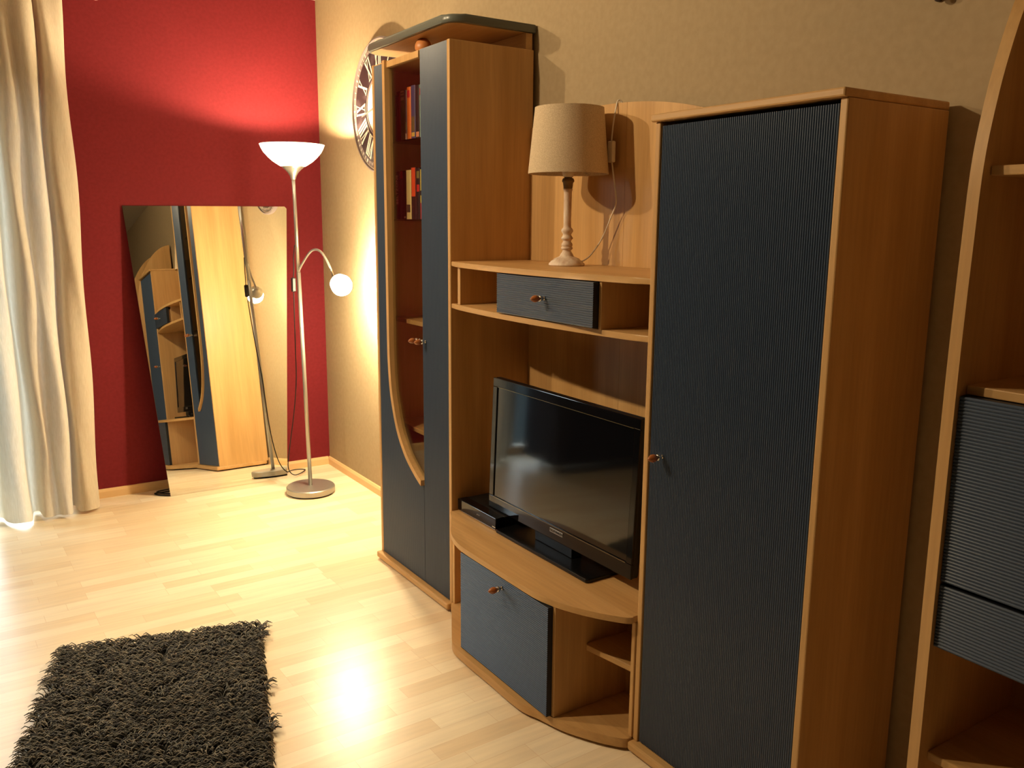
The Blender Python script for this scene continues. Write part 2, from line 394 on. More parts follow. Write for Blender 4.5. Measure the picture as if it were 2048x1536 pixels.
# books behind the glass
def book(x, ya, yb, z0, z1, col, depth=.13, bands=(), label='', group='', ti=None):
    """ya > yb; spine looks toward -x"""
    t = thing('book', (x+depth/2, (ya+yb)/2, z0), label, 'book', group)
    m = mat('book_cover', col, .45); ya -= .0004; yb += .0004; th = .0016
    bm = bmesh.new(); w = ya-yb
    ys = [(ya, 0), (ya-.15*w, -.002), ((ya+yb)/2, -.003), (yb+.15*w, -.002), (yb, 0)]
    prism(bm, [(x+th+.003, ya)] + [(x+.003+b, a) for a, b in ys] + [(x+th+.003, yb)], z0, z1)
    box(bm, x+.004, x+depth, ya-th, ya, z0, z1); box(bm, x+.004, x+depth, yb, yb+th, z0, z1)
    for i in range(len(bands)):
        a, b, c = bands[i]; zz0, zz1 = z0+(z1-z0)*a, z0+(z1-z0)*b
        bb = bmesh.new(); prism(bb, [(x+.0041, ya-.0003)] + [(x+.0028+q, p*.96+(ya+yb)/2*.04) for p, q in ys] + [(x+.0041, yb+.0003)], zz0+.0002, zz1-.0002)
        bands_ = obj('spine_band', bb, mat('spine_ink', c, .45), None); attach(bands_, t)
    cover = obj('cover', bm, m, t)
    bm = bmesh.new(); box(bm, x+.006, x+depth-.004, yb+th+.0002, ya-th-.0002, z0+.003, z1-.004); obj('pages', bm, mat('paper', srgb(225, 212, 184), .9), t)
    if ti:
        for s, zc, size, c, rot in ti:
            text_mesh('spine_title', s, size, mat('title_ink', c, .5), t, (x-.0006, (ya+yb)/2, z0+(z1-z0)*zc), rot)
    return t
R90 = math.radians(90); BXX = 1.562
U = [3.258, 3.242, 3.208, 3.168, 3.151, 3.116, 3.078, 3.042, 3.019]
zu = 1.7684; G1 = 'books on the upper glass shelf of the display cabinet'; G2 = 'books on the lower glass shelf of the display cabinet'
ws, dk = srgb(214, 200, 176), srgb(34, 20, 24)
book(BXX, U[0], U[1], zu, 1.945, srgb(92, 62, 60), bands=[(.0, .55, srgb(130, 96, 90))], label='thin greyish brown book at the far left end of the upper glass shelf', group=G1)
book(BXX, U[1], U[2], zu, 1.957, srgb(112, 22, 26), bands=[(.9, .93, srgb(80, 14, 18))], label='dark red book left of the green one on the upper glass shelf', group=G1)
book(BXX, U[2], U[3], zu, 1.958, srgb(78, 112, 48), bands=[(.8, .99, srgb(196, 180, 140)), (.86, .90, srgb(60, 44, 34)), (.93, .96, srgb(70, 52, 40))], label='green book with cream top band on the upper glass shelf', group=G1)
book(BXX, U[3], U[4], zu, 1.955, srgb(66, 34, 42), bands=[(.01, .13, srgb(205, 160, 150)), (.2, .36, srgb(92, 78, 40))], label='narrow dark maroon book with pink foot between green and orange books', group=G1)
book(BXX, U[4], U[5], zu, 1.964, srgb(226, 112, 46), bands=[(.80, .94, srgb(190, 36, 48))], label='bright orange book with red band near the top', group=G1)
book(BXX, U[5], U[6], zu, 1.966, srgb(70, 66, 118), bands=[(.04, .12, srgb(214, 170, 86)), (.14, .42, srgb(110, 88, 62))], label='violet blue book right of the orange one on the upper shelf', group=G1)
book(BXX, U[6], U[7], zu, 1.962, srgb(40, 26, 36), bands=[(.02, .12, srgb(220, 140, 110))], label='black book between violet and pale blue books, small salmon mark at its foot', group=G1)
book(BXX, U[7], U[8], zu, 1.962, srgb(168, 200, 196), bands=[(.80, .93, srgb(214, 84, 88))], label='pale blue book with pink band, rightmost on the upper glass shelf', group=G1)
Lw = [3.262, 3.2245, 3.190, 3.1675, 3.123, 3.078, 3.046, 3.021]; zl = 1.4614
book(BXX, Lw[0], Lw[1], zl, 1.650, srgb(30, 14, 24), ti=[('BELTZONE', .62, .024, ws, R90)], label='black book with white lettering up its spine, leftmost on the lower glass shelf', group=G2)
book(BXX, Lw[1], Lw[2], zl, 1.652, dk, bands=[(.84, .99, srgb(176, 40, 52))], label='black book with a red label at the top of its spine', group=G2)
book(BXX, Lw[2], Lw[3], zl, 1.650, srgb(38, 26, 24), bands=[(.02, .06, ws)], label='narrow dark brown book left of the cream one', group=G2)
book(BXX, Lw[3], Lw[4], zl, 1.652, srgb(236, 208, 150), bands=[(.14, .30, srgb(70, 62, 52))], label='cream yellow book with a small dark title low on the spine', group=G2)
book(BXX, Lw[4], Lw[5], zl, 1.660, srgb(48, 22, 30), bands=[(.44, .995, srgb(226, 78, 42))], label='tall book orange red above and black below', group=G2)
book(BXX, Lw[5], Lw[6], zl, 1.656, srgb(36, 22, 28), bands=[(.54, .68, srgb(200, 44, 40)), (.80, .94, srgb(120, 110, 60))], label='black book with a red blot between orange and yellow books', group=G2)
book(BXX, Lw[6], Lw[7], zl, 1.650, srgb(214, 190, 80), bands=[(.0, .33, srgb(188, 62, 66)), (.48, .58, srgb(36, 28, 30))], label='yellow and red book, rightmost on the lower glass shelf', group=G2)

# ------------------------------------------------------------------ hanging shelf unit in the middle
T1 = 1.6308; T0 = 1.0887; TT = 1.712
HS = thing('hanging_shelf', (1.65, 2.145, 1.15), 'beech bridge shelf with blue drawer and tall back panel between the two cabinets', 'shelf')
def bow(y0, y1, xe, xm, zt, zb, name):
    pts = []; n = 24
    for i in range(n+1):
        t = i/n; pts.append((xe - (xe-xm)*math.sin(math.pi*t)**.8, y1 + (y0-y1)*t))
    pts += [(XB-.010, y0), (XB-.010, y1)]
    bm = bmesh.new(); prism(bm, pts, zb, zt, bev=.004); obj(name, bm, BY, HS, auto=40)
bow(T1+.001, V0-.001, XF+.004, 1.434, 1.3155, 1.2985, 'shelf')
bow(T1+.001, V0-.001, XF+.004, 1.448, 1.168, 1.151, 'shelf')
board('divider', BZ, HS, XF+.002, XB-.01, 2.597, 2.615, 1.168, 1.2985)
board('divider', BZ, HS, 1.462, XB-.01, 1.795, 1.806, 1.168, 1.2985)
board('divider', BZ, HS, 1.475, XB-.01, 2.285, 2.292, 1.168, 1.2985)
dw = ribbed('drawer', BLUE, HS, 1.441, 1.806, 2.290, 1.172, 1.2955, th=.02, vert=False, pitch=.0062)
knob(dw, 1.441, 2.030, 1.236)
board('drawer_box', BX, dw, 1.461, 1.78, 1.815, 2.28, 1.175, 1.28)
# back panel, gently arched on top, in two boards
def toparch(y):
    t = (y-2.26)/.62; return 1.825 - .075*t*t - .03*abs(t)**3
for a, b in ((T1+.002, 2.1315), (2.1325, V0-.002)):
    pts = [(a, .41)] + [(b, .41)] + [(b+(a-b)*i/14, toparch(b+(a-b)*i/14)) for i in range(15)]
    bm = bmesh.new(); prism(bm, pts, XB-.010, XB, axis='x'); obj('back_panel', bm, BZ, HS)

# ------------------------------------------------------------------ TV lowboard
LB = thing('tv_cabinet', (1.6, 2.14, 0), 'low beech tv cabinet with bowed front and blue flap below the television', 'cabinet')
def bowout(y0, y1, xe, xm, e=0):
    c = [(xe, y1), (xe-.012, y1-.012), (1.452, y1-.050), (1.408, y1-.128), (1.364, y1-.208), (xm+.007, y1-.290), (xm, y1-.37), (xm, 2.13), (xm, 1.96), (1.338, 1.88), (1.362, 1.795), (1.405, 1.71), (1.446, 1.652), (1.462, y0+.004), (1.472, y0)]
    return [(p.x-e, p.y) for p in spline([(a, b, 0) for a, b in c], 5)] + [(1.800, y0), (1.800, y1)]
bm = bmesh.new(); prism(bm, bowout(T1+.002, V0-.002, XF+.0, 1.333), .382, .400, bev=.005); obj('top_board', bm, BY, LB, auto=40)
bm = bmesh.new(); prism(bm, bowout(T1+.002, V0-.002, XF+.0, 1.316), .010, .038, bev=.009); obj('base_board', bm, BY, LB, auto=40)
bm = bmesh.new(); prism(bm, [(x+.03, y) for x, y in bowout(T1+.03, V0-.03, XF, 1.333)][:-2] + [(1.79, T1+.03), (1.79, V0-.03)], 0, .010); obj('plinth', bm, DARK, LB)
board('side_panel', BZ, LB, XF, 1.80, V0-.020, V0-.002, .038, .382, .002)
board('side_panel', BZ, LB, XF-.004, 1.80, T1+.002, T1+.016, .038, .382, .002)
board('divider', BZ, LB, 1.352, 1.80, 1.828, 1.842, .038, .382, .002)
board('divider', BZ, LB, 1.352, 1.80, 2.320, 2.334, .038, .382, .002)
board('back_panel', BZ, LB, 1.622, 1.630, T1+.016, V0-.02, .038, .382, .0005)
bm = bmesh.new(); prism(bm, [(1.468, 1.828), (1.462, 1.820), (1.492, T1+.016), (1.62, T1+.016), (1.62, 1.828)], .222, .240, bev=.002); obj('shelf', bm, BY, LB)
fl = ribbed('flap_door', BLUE, LB, 1.332, 1.838, 2.334, .041, .379, th=.019, vert=False, pitch=.0062)
knob(fl, 1.332, 2.078, .350)

# television
TV = thing('television', (1.569, 2.13, .400), 'black flat screen television on a glossy rectangular stand', 'television')
tilt = math.radians(2.3)
def tvp(bm, x0, x1, y0, y1, z0, z1, bev=0):
    vs0 = set(bm.verts); box(bm, x0, x1, y0, y1, z0, z1, bev)
    for v in set(bm.verts)-vs0: v.co.x += math.tan(tilt)*(v.co.z-.445)
bm = bmesh.new(); tvp(bm, 1.560, 1.585, 1.743, 2.517, .447, .917, .006); obj('casing', bm, BLACKP, TV)
bm = bmesh.new(); tvp(bm, 1.585, 1.625, 1.83, 2.43, .50, .84, .012); obj('rear_housing', bm, BLACKM, TV)
bm = bmesh.new()
for a in ((1.743, 2.517, .886, .917), (1.743, 2.517, .447, .493), (1.743, 1.768, .493, .886), (2.490, 2.517, .493, .886)):
    tvp(bm, 1.5535, 1.561, *a, .002)
obj('bezel', bm, GLOSS, TV)
bm = bmesh.new(); tvp(bm, 1.5575, 1.5600, 1.768, 2.490, .493, .886); obj('screen', bm, SCREEN, TV)
LIP = mat('polished_bezel_lip', srgb(120, 112, 90), .15, metal=.6)
for z_ in (.8855, .4905):
    bm = bmesh.new(); tvp(bm, 1.5528, 1.5534, 1.77, 2.487, z_, z_+.002); obj('bezel_lip', bm, LIP, TV, label='thin champagne line along the screen')
bm = bmesh.new(); tvp(bm, 1.5522, 1.5535, 2.070, 2.140, .4705, .4845, .0006); lp = obj('logo_plate', bm, SILVER, TV, label='silver plate with the lettering')
text_mesh('logo_lettering', 'TELEFUNKEN', .0115, mat('logo_ink', srgb(40, 40, 44), .5), lp, (1.5528, 2.105, .4775), 0, .0003)
bm = bmesh.new(); prism(bm, [(1.498, 1.880), (1.498, 2.376), (1.503, 2.382), (1.630, 2.390), (1.640, 2.384), (1.640, 1.884), (1.634, 1.877), (1.504, 1.874)], .4005, .4125, bev=.003); obj('stand', bm, mat('satin_black_stand', srgb(13, 13, 14), .25), TV)
bm = bmesh.new(); prism(bm, [(1.560, 2.03), (1.560, 2.23), (1.60, 2.23), (1.60, 2.03)], .4125, .470, bev=.003); obj('stand_neck', bm, BLACKP, TV)
# receiver
RB = thing('set_top_box', (1.57, 2.52, .4), 'black receiver box with silver bottom line left of the television stand', 'receiver')
bm = bmesh.new(); box(bm, 1.505, 1.545, 2.392, 2.655, .405, .4455, .0015); obj('front_panel', bm, GLOSS, RB)
bm = bmesh.new(); box(bm, 1.545, 1.662, 2.393, 2.653, .405, .4450, .0015); obj('housing', bm, BLACKM, RB)
bm = bmesh.new(); box(bm, 1.5035, 1.508, 2.392, 2.645, .4035, .4058); obj('trim_line', bm, CHROME, RB, label='silver line along the bottom edge')
for y in (2.50, 2.507, 2.515): bm = bmesh.new(); lathe(bm, [(0, .0018), (.0006, .0018)], (1.505, y, .425), (-1, 0, 0), 12); obj('button', bm, SILVER, RB)
bm = bmesh.new(); box(bm, 1.5042, 1.5052, 2.393, 2.413, .411, .4135); obj('status_label', bm, WHITEP, RB)
for x in (1.53, 1.64):
    for y in (2.43, 2.62): bm = bmesh.new(); lathe(bm, [(0, .006), (.005, .006)], (x, y, .4002), (0, 0, 1), 12); obj('foot', bm, BLACKM, RB)

# ------------------------------------------------------------------ wardrobe (near tall cabinet)
WR = thing('wardrobe', ((XF+XB)/2, (T0+T1)/2, 0), 'tall beech cupboard with a single wide blue fluted door, right of the television', 'cupboard')
board('side_panel', BZ, WR, XF, XB, T1-.018, T1, .034, TT-.018, .003)
board('side_panel', BZ, WR, XF, XB, T0, T0+.018, .034, TT-.018, .003)
bm = bmesh.new(); box(bm, XF-.012, XB, T0, T1+.0006, TT-.018, TT, .004); box(bm, XF-.0118, XF+.004, T1-.01, T1+.006, TT-.0179, TT-.0001, .004); obj('top_board', bm, BY, WR)
bm = bmesh.new(); box(bm, XF-.020, XB-.01, T0, T1+.0006, .008, .034, .006); obj('base_board', bm, BY, WR)
bm = bmesh.new(); box(bm, XF+.01, XB-.02, T0+.02, T1-.02, 0, .008); obj('plinth', bm, DARK, WR)
board('back_panel', BZ, WR, XB-.008, XB-.001, T0+.018, T1-.018, .034, TT-.018, .0005)
wd_ = ribbed('door', BLUE, WR, XF+.003, T0+.0205, T1-.0215, .038, TT-.028, vert=True, pitch=.0058)
knob(wd_, XF+.003, 1.562, .866)

# ------------------------------------------------------------------ open shelf unit at the right edge
RS = thing('open_shelf_unit', (1.65, .58, 0), 'beech shelf unit with arched side panel and two blue drawers at the right edge', 'shelf unit')
prof = [(.0, 1.483), (.405, 1.483), (.828, 1.480), (1.198, 1.480), (1.422, 1.485), (1.551, 1.491), (1.642, 1.507), (1.730, 1.532), (1.826, 1.571), (1.92, 1.625), (2.0, 1.69), (2.05, 1.76), (2.07, XB)]
ps = [(p.x, p.z) for p in spline([(x, 0, z) for z, x in prof], 5)]
for a, b in ((.818, .840), (.300, .322)):
    bm = bmesh.new(); prism(bm, ps + [(XB, 0)], a, b, axis='y', bev=.005); obj('side_panel', bm, BZ, RS, auto=35)
board('back_panel', BZ, RS, XB-.008, XB-.001, .322, .818, .034, 1.95, .0005)
for z, x in ((1.553, 1.514), (1.171, 1.512), (.444, 1.512), (.052, 1.500)):
    board('shelf', BY, RS, x, XB-.008, .322, .818, z-.017, z, .002)
for z0, z1 in ((.802, 1.153), (.672, .795)):
    q = ribbed('drawer', BLUE, RS, 1.490, .3235, .8165, z0, z1, th=.02, vert=False, pitch=.0064)
    board('drawer_box', BX, q, 1.510, 1.80, .335, .805, z0+.01, z1-.01)
    knob(q, 1.490, .57, (z0+z1)/2)

# ------------------------------------------------------------------ table lamp
tx, ty, tz = 1.683, 2.250, 1.3155
TL = thing('table_lamp', (tx, ty, tz), 'unlit table lamp with oatmeal linen shade and whitewashed turned foot', 'lamp')
WASH = mat('whitewashed_wood', srgb(205, 180, 155), .6)
noise_col(WASH, 40, srgb(182, 144, 116), srgb(226, 210, 192), (1, 1, .35), 4, .3, .62, bump=.1)
k = .000213; kr = .000233
prof = [(1370, 240), (1360, 250), (1335, 248), (1318, 228), (1305, 222), (1285, 190), (1262, 172), (1240, 120), (1225, 98), (1205, 90), (1190, 84), (1172, 68), (1150, 60), (1135, 58), (1126, 74), (1112, 82), (1096, 80), (1084, 68), (1066, 78), (1045, 76), (1020, 62), (1003, 54), (985, 64), (966, 82), (950, 80), (930, 66), (908, 56), (890, 62), (862, 80), (840, 82), (815, 70), (798, 54), (760, 52), (600, 54), (420, 54), (300, 55), (262, 56), (256, 62), (238, 64), (230, 58)]
bm = bmesh.new(); lathe(bm, [((1370-y)*k, r*kr) for y, r in prof], (tx, ty, tz), seg=36); obj('lamp_foot', bm, WASH, TL, smooth=True, auto=50)
bm = bmesh.new(); lathe(bm, [((1370-y)*k, r*kr) for y, r in [(230, 60), (215, 62), (140, 70), (128, 82), (110, 84), (80, 74), (66, 52)]], (tx, ty, tz), seg=28); obj('lamp_cap', bm, mat('aged_brass', srgb(120, 96, 58), .45, metal=.3), TL, smooth=True)
bm = bmesh.new(); lathe(bm, [((1370-y)*k, r*kr) for y, r in [(66, 44), (58, 62), (10, 84), (-60, 84), (-70, 60)]], (tx, ty, tz), seg=24); obj('socket', bm, WHITEP, TL, smooth=True)
bm = bmesh.new(); Z0, Z1, RB_, RT_ = 1.604, 1.806, .128, .1085
lathe(bm, [(Z0-tz, RB_), (Z0-tz+.004, RB_-.0002), (Z1-tz-.004, RT_+.0002), (Z1-tz, RT_), (Z1-tz, RT_-.002), (Z0-tz, RB_-.002), (Z0-tz, RB_)], (tx, ty, tz), seg=64, cap=False); obj('lamp_shade', bm, LINEN, TL, smooth=True, auto=60)
bm = bmesh.new()
for a in range(3):
    an = a*2.094+.4; tube(bm, [(tx, ty, 1.640), (tx+math.cos(an)*.124, ty+math.sin(an)*.124, 1.610)], .0012, 6)
obj('shade_carrier', bm, WHITEP, TL)
cp = spline([(tx+.052, ty+.0, tz+.008), (1.765, 2.235, 1.345), (1.785, 2.200, 1.40), (1.787, 2.155, 1.475), (1.785, 2.133, 1.515), (1.787, 2.145, 1.57), (1.790, 2.165, 1.64)], 8)
bm = bmesh.new(); tube(bm, cp, .0024, 8); cp2 = spline([(1.790, 2.170, 1.706), (1.800, 2.175, 1.76), (1.812, 2.178, 1.810), (1.820, 2.178, 1.832), (1.8315, 2.170, 1.822), (1.834, 2.150, 1.76), (1.834, 2.14, 1.60)], 8); tube(bm, cp2, .0024, 8)
cd = obj('power_cord', bm, WHITEP, TL)
bm = bmesh.new(); box(bm, 1.782, 1.797, 2.155, 2.180, 1.640, 1.706, .004); obj('cord_switch', bm, WHITEP, cd)

# ------------------------------------------------------------------ floor lamp
FB = Vector((1.544, 4.340, 0)); FT = Vector((1.512, 4.340, 1.66))
FL = thing('floor_lamp', FB, 'lit silver floor lamp with white bowl uplight and small reading globe', 'lamp')
bm = bmesh.new(); lathe(bm, [(.006, .120), (.010, .128), (.036, .129), (.041, .124), (.043, .02), (.043, 0)], FB, seg=56); obj('base', bm, SILVER, FL, smooth=True, auto=30)
bm = bmesh.new(); lathe(bm, [(0, .118), (.006, .118)], FB, seg=48); obj('base_pad', bm, BLACKM, FL)
ax = (FT-FB).normalized()
bm = bmesh.new(); tube(bm, [FB+ax*.04, FB+ax*.6, FB+ax*1.19], .0105, 16); tube(bm, [FB+ax*1.19, FT+ax*.01], .0092, 16); obj('pole', bm, SILVER, FL)
bm = bmesh.new(); lathe(bm, [(0, .009), (.004, .012), (.020, .017), (.038, .028), (.052, .042), (.062, .054), (.066, .056), (.067, .040)], FT-ax*.005, seg=32); obj('shade_holder', bm, SILVER, FL, smooth=True, auto=60)
bc = (FT.x, FT.y, 0)
outer = [(1.722, .030), (1.722, .062), (1.728, .072), (1.745, .098), (1.765, .120), (1.790, .142), (1.810, .153), (1.828, .160)]
inn = [(z+.003, r-.003) for z, r in outer[::-1]]; inn[0] = (1.828, .1565); inn[-1] = (1.725, 0)
bm = bmesh.new(); lathe(bm, [(1.722, 0)] + outer + inn, bc, seg=56, cap=False); obj('bowl_shade', bm, OPAL, FL, smooth=True)
bm = bmesh.new(); bmesh.ops.create_uvsphere(bm, u_segments=16, v_segments=10, radius=.022, matrix=Matrix.Translation((FT.x, FT.y, 1.766))); obj('bulb', bm, BULB1, FL, smooth=True)
bm = bmesh.new(); lathe(bm, [(1.725, .014), (1.746, .014)], bc, seg=16); obj('bulb_socket', bm, WHITEP, FL)
AJ = FB + ax*1.195; GL = Vector((1.637, 4.050, 1.138))
ap = spline([AJ, AJ+Vector((.012, -.035, .045)), AJ+Vector((.035, -.105, .108)), AJ+Vector((.058, -.165, .108)), AJ+Vector((.082, -.205, .050)), GL-Vector((.10, -.93, -.36)).normalized()*.080], 8)
bm = bmesh.new(); tube(bm, ap, .006, 12); arm = obj('reading_arm', bm, SILVER, FL)
bm = bmesh.new(); d_ = Vector((.10, -.93, -.36)).normalized()
lathe(bm, [(-.088, 0), (-.088, .014), (-.070, .017), (-.062, .026), (-.045, .040), (-.036, .046), (-.035, .044), (-.044, .038), (-.058, .020), (-.060, 0)], GL, d_, 36, cap=False); obj('lamp_head', bm, SILVER, arm, smooth=True)
bm = bmesh.new(); bmesh.ops.create_uvsphere(bm, u_segments=28, v_segments=16, radius=.052, matrix=Matrix.Translation(GL)); obj('glass_globe', bm, BULB2, arm, smooth=True)
BC = mat('black_cord', srgb(18, 16, 16), .5)
wx = spline([(FB+ax*1.33)+Vector((-.011, .006, 0)), (1.502, 4.352, 1.27), (1.500, 4.352, 1.20), (1.497, 4.356, 1.16)], 6)
wy = spline([(1.497, 4.356, 1.09), (1.500, 4.37, .95), (1.506, 4.39, .78), (1.513, 4.42, .60), (1.507, 4.46, .42), (1.50, 4.53, .22), (1.51, 4.60, .08), (1.56, 4.64, .02), (1.66, 4.75, .008), (1.60, 4.79, .006), (1.45, 4.72, .006), (1.2, 4.77, .006)], 8)
bm = bmesh.new(); tube(bm, wx, .0028, 8); tube(bm, wy, .0028, 8); cd = obj('power_cord', bm, BC, FL, label='black cord hanging behind the pole')
bm = bmesh.new(); box(bm, 1.487, 1.508, 4.345, 4.367, 1.09, 1.162, .004); obj('foot_dimmer', bm, BLACKM, cd, label='black inline dimmer switch')

# ------------------------------------------------------------------ leaning mirror
MR = thing('leaning_mirror', (1.204, 4.66, 0), 'frameless tapered wall mirror standing on the floor against the red wall', 'mirror')
c = [Vector((.886, 4.662, .001)), Vector((1.522, 4.6625, .001)), Vector((1.636, 4.826, 1.531)), Vector((.779, 4.8245, 1.521))]
ctr = sum(c, Vector())/4; nn = (c[1]-c[0]).cross(c[3]-c[0]).normalized()
if nn.y > 0: nn = -nn
c = [p - nn*((p-ctr).dot(nn)) for p in c]; sh = Vector((0, 0, .0006 - min(p.z for p in c[:2]))); c = [p+sh for p in c]
e1 = (c[2]-c[3]).normalized(); e2 = (c[2]-c[1]).normalized()
outl = [c[0], c[1], c[2]-e2*.012, c[2]-e1*.012, c[3]]
bm = bmesh.new()
for off, mi in ((0, 0),):
    fr = [bm.verts.new(p) for p in outl]; bk = [bm.verts.new(p - nn*.006) for p in outl]
    bm.faces.new(fr).material_index = 0; bm.faces.new(bk[::-1]).material_index = 1
    for i in range(len(fr)):
        j = (i+1) % len(fr); bm.faces.new((fr[i], fr[j], bk[j], bk[i])).material_index = 1
obj('mirror_glass', bm, [MIRROR, MEDGE], MR)
# cord bundle beside the mirror
bm = bmesh.new()
tube(bm, spline([(.925, 4.760, .004), (.87, 4.752, .004), (.822, 4.745, .006), (.845, 4.70, .004), (.895, 4.672, .004), (.93, 4.69, .004)], 8), .0035, 8)
tube(bm, spline([(.93, 4.775, .010), (.86, 4.765, .010), (.835, 4.75, .010), (.87, 4.70, .010), (.90, 4.68, .012), (.94, 4.70, .010)], 8), .0035, 8)
tag(obj('cable_bundle', bm, BC), 'small black cable loop on the floor at the left foot of the mirror', 'cable')

# ------------------------------------------------------------------ wall clock
CK = thing('wall_clock', (XW, 3.965, 2.0-.316), 'large black and white roman numeral clock half hidden behind the display cabinet', 'clock')
cy, cz, R = 3.965, 2.0, .316
CBLK = mat('clock_black', srgb(44, 30, 36), .45); noise_col(CBLK, 14, srgb(38, 26, 32), srgb(88, 74, 80), (1, 1, 1), 8, .55, .8)
CWHT = mat('clock_white', srgb(232, 222, 206), .5)
CGRY = mat('clock_grey', srgb(120, 106, 106), .5)
bm = bmesh.new(); lathe(bm, [(0, R-.004), (.012, R), (.030, R-.001), (.034, R-.006), (.034, R-.010), (.028, R-.012), (.0, R-.012)], (XW-.0005, cy, cz), (-1, 0, 0), 96, cap=False); obj('rim', bm, CGRY, CK, smooth=True, auto=40)
def ring(r0, r1, x, m, name, par):
    bm = bmesh.new(); n = 96
    a = [bm.verts.new((x, cy+r0*math.cos(2*math.pi*i/n), cz+r0*math.sin(2*math.pi*i/n))) for i in range(n)]
    b = [bm.verts.new((x, cy+r1*math.cos(2*math.pi*i/n), cz+r1*math.sin(2*math.pi*i/n))) for i in range(n)]
    a2 = [bm.verts.new((x+.003, v.co.y, v.co.z)) for v in a]; b2 = [bm.verts.new((x+.003, v.co.y, v.co.z)) for v in b]
    for i in range(n):
        j = (i+1) % n
        bm.faces.new((a[i], a[j], b[j], b[i])); bm.faces.new((a2[i], b2[i], b2[j], a2[j])); bm.faces.new((a[i], a2[i], a2[j], a[j])); bm.faces.new((b[i], b[j], b2[j], b2[i]))
    return obj(name, bm, m, par)
bm = bmesh.new(); lathe(bm, [(.0, R-.012), (.024, R-.012)], (XW-.0005, cy, cz), (-1, 0, 0), 96); dial = obj('dial', bm, CWHT, CK)
xs = XW-.0275
ring(.274, .297, xs, CGRY, 'minute_track', dial); ring(.148, .271, xs, CBLK, 'numeral_band', dial); ring(.136, .145, xs, CGRY, 'inner_track', dial)
bm = bmesh.new()
def bar(p, q, w0, w1, x=XW-.0287):
    """quad from p to q (dial u right, v up)"""
    p, q = Vector(p), Vector(q); t = (q-p).normalized(); nr = Vector((-t.y, t.x))
    pts = [p+nr*w0/2, p-nr*w0/2, q-nr*w1/2, q+nr*w1/2]
    v1 = [bm.verts.new((x, cy-a.x, cz+a.y)) for a in pts]; v2 = [bm.verts.new((x+.0012, cy-a.x, cz+a.y)) for a in pts]
    bm.faces.new(v1); bm.faces.new(v2[::-1])
    for i in range(4): bm.faces.new((v1[i], v1[(i+1) % 4], v2[(i+1) % 4], v2[i]))
RN = ['XII', 'I', 'II', 'III', 'IIII', 'V', 'VI', 'VII', 'VIII', 'IX', 'X', 'XI']
for h, s in enumerate(RN):
    a = math.radians(90-30*h); e = Vector((math.cos(a), math.sin(a))); t = Vector((e.y, -e.x))
    wid = {'I': .017, 'V': .040, 'X': .044}; tot = sum(wid[ch] for ch in s); u = -tot/2; r0, r1 = .158, .262
    Pt = lambda uu, rr: e*rr + t*uu
    for ch in s:
        w = wid[ch]; m_ = u+w/2
        if ch == 'I': bar(Pt(m_, r0), Pt(m_, r1), .0085, .0085); ends = [m_]; 
        elif ch == 'V': bar(Pt(m_, r0), Pt(u+.008, r1), .006, .010); bar(Pt(m_, r0), Pt(u+w-.008, r1), .004, .004)
        else: bar(Pt(u+w-.008, r0), Pt(u+.008, r1), .010, .010); bar(Pt(u+.008, r0), Pt(u+w-.008, r1), .004, .004)
        u += w
    bar(Pt(-tot/2+.003, r1), Pt(tot/2-.003, r1), .0028, .0028); bar(Pt(-tot/2+.003, r0), Pt(tot/2-.003, r0), .0028, .0028)
for i in range(60):
    a = 2*math.pi*i/60; e = Vector((math.cos(a), math.sin(a))); bar(e*.278, e*.294, .0022 if i % 5 else .007, .0022 if i % 5 else .007)
obj('numerals', bm, CWHT, dial, label='white roman numerals')
bm = bmesh.new(); bar((0, 0), (-.185, -.035), .012, .006, XW-.036); bar((0, 0), (.11, .09), .012, .006, XW-.034); obj('clock_hands', bm, CGRY, CK)

# small dark fitting high on the beige wall
bm = bmesh.new(); lathe(bm, [(0, .010), (.006, .010), (.008, .005), (.028, .005), (.030, .010), (.040, .010), (.042, .004)], (XW-.0005, 1.146, 1.935), (-1, 0, 0), 16)
tag(obj('wall_hook', bm, mat('dark_bronze', srgb(60, 46, 36), .4, metal=.5), smooth=True, auto=40), 'small dark knob on the beige wall above the wardrobe near the top edge', 'hook')

# ------------------------------------------------------------------ curtain
CT = thing('curtain', (.25, 4.66, 0), 'floor length cream curtain hanging in deep folds left of the red wall', 'curtain')
ctl = [(.548, 4.70), (.556, 4.665), (.53, 4.625), (.487, 4.612), (.458, 4.635), (.452, 4.71), (.442, 4.735), (.432, 4.70), (.428, 4.62), (.405, 4.585), (.37, 4.590), (.345, 4.615), (.315, 4.590), (.288, 4.600), (.279, 4.66), (.272, 4.715), (.245, 4.725), (.232, 4.66), (.222, 4.60), (.188, 4.580), (.150, 4.595), (.125, 4.64), (.115, 4.69), (.095, 4.70), (.082, 4.66), (.078, 4.63)]
cc = spline([(a, b, 0) for a, b in ctl], 6)
bm = bmesh.new(); rows = []; NZ = 40; ZT = 2.50
for r in range(NZ+1):
    s = r/NZ; z = .014 + (ZT-.014)*s; row = []
    for i, p in enumerate(cc):
        amp = .82 + .30*(1-s); y = 4.66 + (p.y-4.66)*amp + .010*math.sin(9*s + p.x*23) + .005*math.sin(21*s+p.x*61)
        x = p.x + .010*math.sin(3.1*s+p.x*9)*(1-s) + .006*math.sin(17*s+p.x*40)
        if s > .93: y = 4.68 + (y-4.68)*(1-(s-.93)*6)
        zz = z
        if s < .03: zz = z - .004*math.sin(p.x*60)
        row.append(bm.verts.new((x, y, zz)))
    rows.append(row)
for r in range(NZ):
    for i in range(len(cc)-1): bm.faces.new((rows[r][i], rows[r][i+1], rows[r+1][i+1], rows[r+1][i]))
co = obj('curtain_cloth', bm, CURT, CT, smooth=True)
